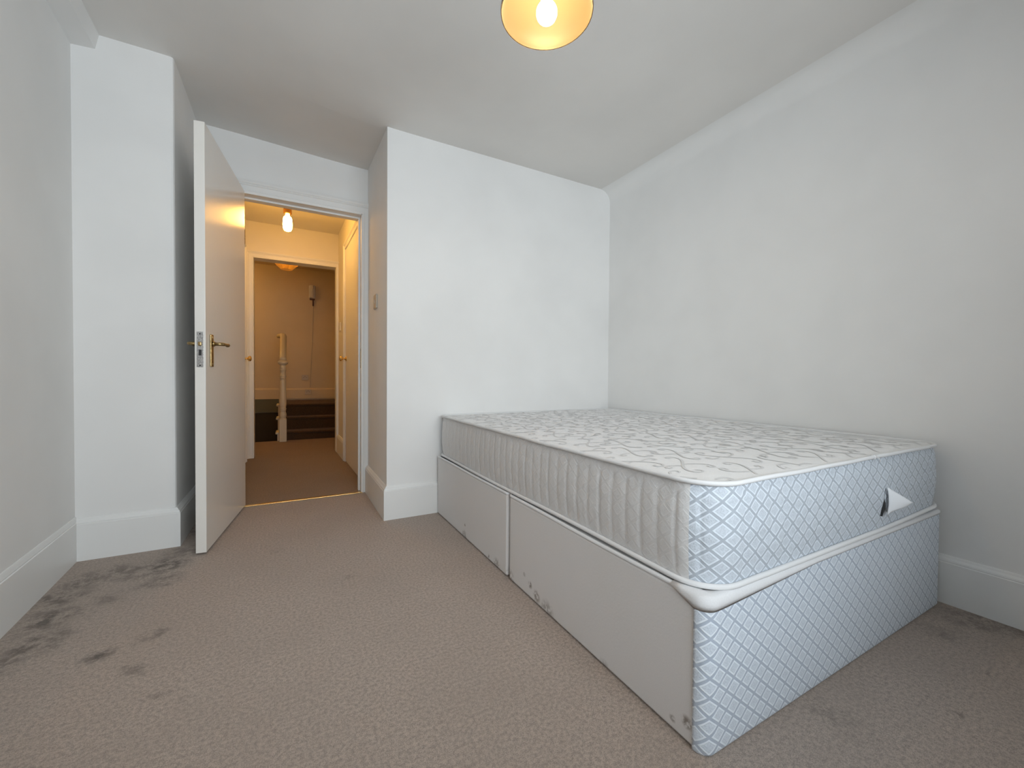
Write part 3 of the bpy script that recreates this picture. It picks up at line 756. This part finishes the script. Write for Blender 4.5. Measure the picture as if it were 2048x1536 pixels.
for j in range(NR):
    for i in range(n):
        i2 = (i+1) % n
        f = bm.faces.new((rows[j][i], rows[j][i2], rows[j+1][i2], rows[j+1][i])); f.smooth = True
        f.material_index = 1 if ring[i][2] < -.93 else 0
        s0, s1 = ring[i][4], (ring[i2][4] if i2 else TOT+.0065)
        za, zb_ = .235*j/NR, .235*(j+1)/NR
        for lp_, uv_ in zip(f.loops, ((s0, za), (s1, za), (s1, zb_), (s0, zb_))): lp_[uvl].uv = uv_
bm.faces.new(rows[0][::-1])
o = finish('border', bm, [M['mat_diamond'], M['mat_side']], mroot, world=True); o.matrix_parent_inverse = mi_
# top panel, built of inset rings
bm = bmesh.new(); ring2 = rrect(MX0, MX1, MY0, MY1, MR, .02, 10); n2 = len(ring2)
ins = [-.004, .001, .006, .012, .02, .03]+[.03+.021*k for k in range(1, 30)]
cxm, cym = (MX0+MX1)/2, (MY0+MY1)/2; rows = []
ins = [d for d in ins if d < .66]
for d in ins:
    r_ = max(.002, MR-d); x0, x1, y0, y1 = MX0+d, MX1-d, MY0+d, MY1-d; row = []
    for p in ring2:
        # map the outer ring onto the inset ring, corner to corner
        qx = min(max(p[0], MX0+MR), MX1-MR); qy = min(max(p[1], MY0+MR), MY1-MR)
        # centre rectangle shrinks once the corner radius is used up
        ux = (qx-cxm)/((MX1-MX0)/2-MR); uy = (qy-cym)/((MY1-MY0)/2-MR)
        hx_ = (x1-x0)/2-r_; hy_ = (y1-y0)/2-r_
        xx = cxm+ux*hx_+p[2]*r_; yy_ = cym+uy*hy_+p[3]*r_
        zz = top_z(xx, yy_) if d > .004 else MZ+MH-.007
        row.append(bm.verts.new((xx, yy_, zz)))
    rows.append(row)
for k in range(len(rows)-1):
    for i in range(n2): bm.faces.new((rows[k][i], rows[k][(i+1) % n2], rows[k+1][(i+1) % n2], rows[k+1][i])).smooth = True
bm.faces.new(rows[-1])
# woven scroll pattern of the top cloth
def ribbon(pts, wd):
    L = len(pts); prev = None
    for i in range(L):
        a_, b_ = pts[max(0, i-1)], pts[min(L-1, i+1)]
        dx, dy = b_[0]-a_[0], b_[1]-a_[1]; l_ = math.hypot(dx, dy) or 1
        ww = wd(i/(L-1)); ox, oy = -dy/l_*ww, dx/l_*ww
        ok = edge_d(*pts[i]) > .012+ww and not (min(abs(pts[i][0]-MX0), abs(pts[i][0]-MX1)) < .06 and min(abs(pts[i][1]-MY0), abs(pts[i][1]-MY1)) < .06)
        cur = None
        if ok:
            P1 = (pts[i][0]+ox, pts[i][1]+oy); P2 = (pts[i][0]-ox, pts[i][1]-oy)
            cur = (bm.verts.new((*P1, top_z(*P1)+.0009)), bm.verts.new((*P2, top_z(*P2)+.0009)))
        if prev and cur:
            f = bm.faces.new((prev[0], prev[1], cur[1], cur[0])); f.material_index = 1; f.smooth = True
        prev = cur
def scroll(x, y, th, size, turns, sgn, double=True):
    """Euler-spiral scroll: curls at one or both ends"""
    N_ = 64; s0 = -1.0 if double else 0.0; pts = []; px_, py_ = 0, 0; a = th
    for i in range(N_+1):
        s_ = s0+(1-s0)*i/N_
        pts.append((px_, py_)); k = sgn*turns*2*PI*2.2*s_*abs(s_)**.9*(1 if double else 1)
        ds = size*(1-s0)/N_*(1-.35*abs(s_)); a += k*(1-s0)/N_; px_ += math.cos(a)*ds; py_ += math.sin(a)*ds
    mxp = pts[N_//2] if double else pts[0]
    pts = [(x+p[0]-mxp[0], y+p[1]-mxp[1]) for p in pts]
    ribbon(pts, lambda t_: .0022+.0016*math.sin(PI*t_)+(.0020*math.exp(-((t_-1)/.035)**2)))
rnd = random.Random(3)
cell = .175; jj = 0
yy_ = MY0+.05
while yy_ < MY1:
    xx = MX0+.04+(cell/2 if jj % 2 else 0); ii = 0
    while xx < MX1:
        sg = 1 if (ii+jj) % 2 else -1
        th = PI/4*sg+(PI if jj % 2 else 0)+rnd.uniform(-.35, .35)
        ux_, uy_ = xx+rnd.uniform(-.012, .012), yy_+rnd.uniform(-.012, .012)
        scroll(ux_, uy_, th, .170, 1.25, sg)
        scroll(ux_, uy_, th+2.1*sg, .150, 1.3, -sg, False)
        scroll(ux_+.02*math.cos(th), uy_+.02*math.sin(th), th-1.2*sg, .10, 1.2, sg, False)
        xx += cell; ii += 1
    yy_ += cell*.62; jj += 1
o = finish('top_panel', bm, [M['top_fabric'], M['scroll']], mroot, world=True); o.matrix_parent_inverse = mi_
# piping tapes
for nm, zf in (('top', 1), ('bottom', 0)):
    bm = bmesh.new(); pr = rrect(MX0, MX1, MY0, MY1, MR, .015, 14)
    pts = []
    for p in pr:
        z = MZ+MH-.003+.0028*noise.noise(Vector((p[4]*5, 3, 0))) if zf else MZ+.006+lift(p[0], p[1])
        e_ = .004 if zf else .006
        pts.append((p[0]+p[2]*e_, p[1]+p[3]*e_, z))
    tube(bm, pts, .0062 if zf else .0068, 10, True)
    o = finish('piping', bm, M['piping'], mroot, smooth=True); o.matrix_parent_inverse = mi_
    if zf:   # join in the tape on the foot edge
        bm = bmesh.new(); c = Vector((1.585, MY0-.004, MZ+MH-.002))
        tube(bm, [c+Vector((-.006, 0, 0)), c+Vector((.004, 0, 0))], .0078, 10)
        tube(bm, [c+Vector((.002, -.006, 0)), c+Vector((.006, -.014, -.004)), c+Vector((.003, -.016, -.012))], .0011, 6)
        o = finish('tape_joint', bm, M['piping'], mroot, smooth=True); o.matrix_parent_inverse = mi_
# torn handle vent on the foot border: dark slit and a curled triangular flap
yb = MY0-.0175
bm = bmesh.new()
sl = [(1.648, .500), (1.641, .478), (1.637, .455), (1.634, .430), (1.629, .412), (1.640, .424), (1.650, .432), (1.650, .46), (1.650, .485)]
a = [bm.verts.new((x, yb+.004, z)) for x, z in sl]; b = [bm.verts.new((x, yb+.010, z)) for x, z in sl]
bm.faces.new(a); bm.faces.new(b[::-1])
for i in range(len(sl)): bm.faces.new((a[i], b[i], b[(i+1) % len(sl)], a[(i+1) % len(sl)]))
o = finish('torn_slit', bm, M['dark'], mroot); o.matrix_parent_inverse = mi_; o['label'] = 'dark slit torn in the mattress border'
bm = bmesh.new(); NU, NV = 10, 10; gg = []
for i in range(NU+1):
    u_ = i/NU; row = []
    for j in range(NV+1):
        v_ = j/NV
        zt_ = .503-.052*u_-.004*math.sin(PI*u_); zb_ = .412+.040*u_**.55-.0*u_
        z = zt_+(zb_-zt_)*v_; x = 1.646+.090*u_; y = yb-.002-.030*math.sin(min(1, u_*1.1)*PI*.55)-.004*math.sin(PI*v_)
        row.append(bm.verts.new((x, y, z)))
    gg.append(row)
for i in range(NU):
    for j in range(NV): bm.faces.new((gg[i][j], gg[i+1][j], gg[i+1][j+1], gg[i][j+1]))
r_ = bmesh.ops.extrude_face_region(bm, geom=list(bm.faces))
for v in [e_ for e_ in r_['geom'] if isinstance(e_, bmesh.types.BMVert)]: v.co.y += .0015
bmesh.ops.remove_doubles(bm, verts=bm.verts, dist=1e-5)
o = finish('torn_flap', bm, M['liner'], mroot, smooth=True); o.matrix_parent_inverse = mi_; o['label'] = 'white triangular flap of lining curling out of the torn border'
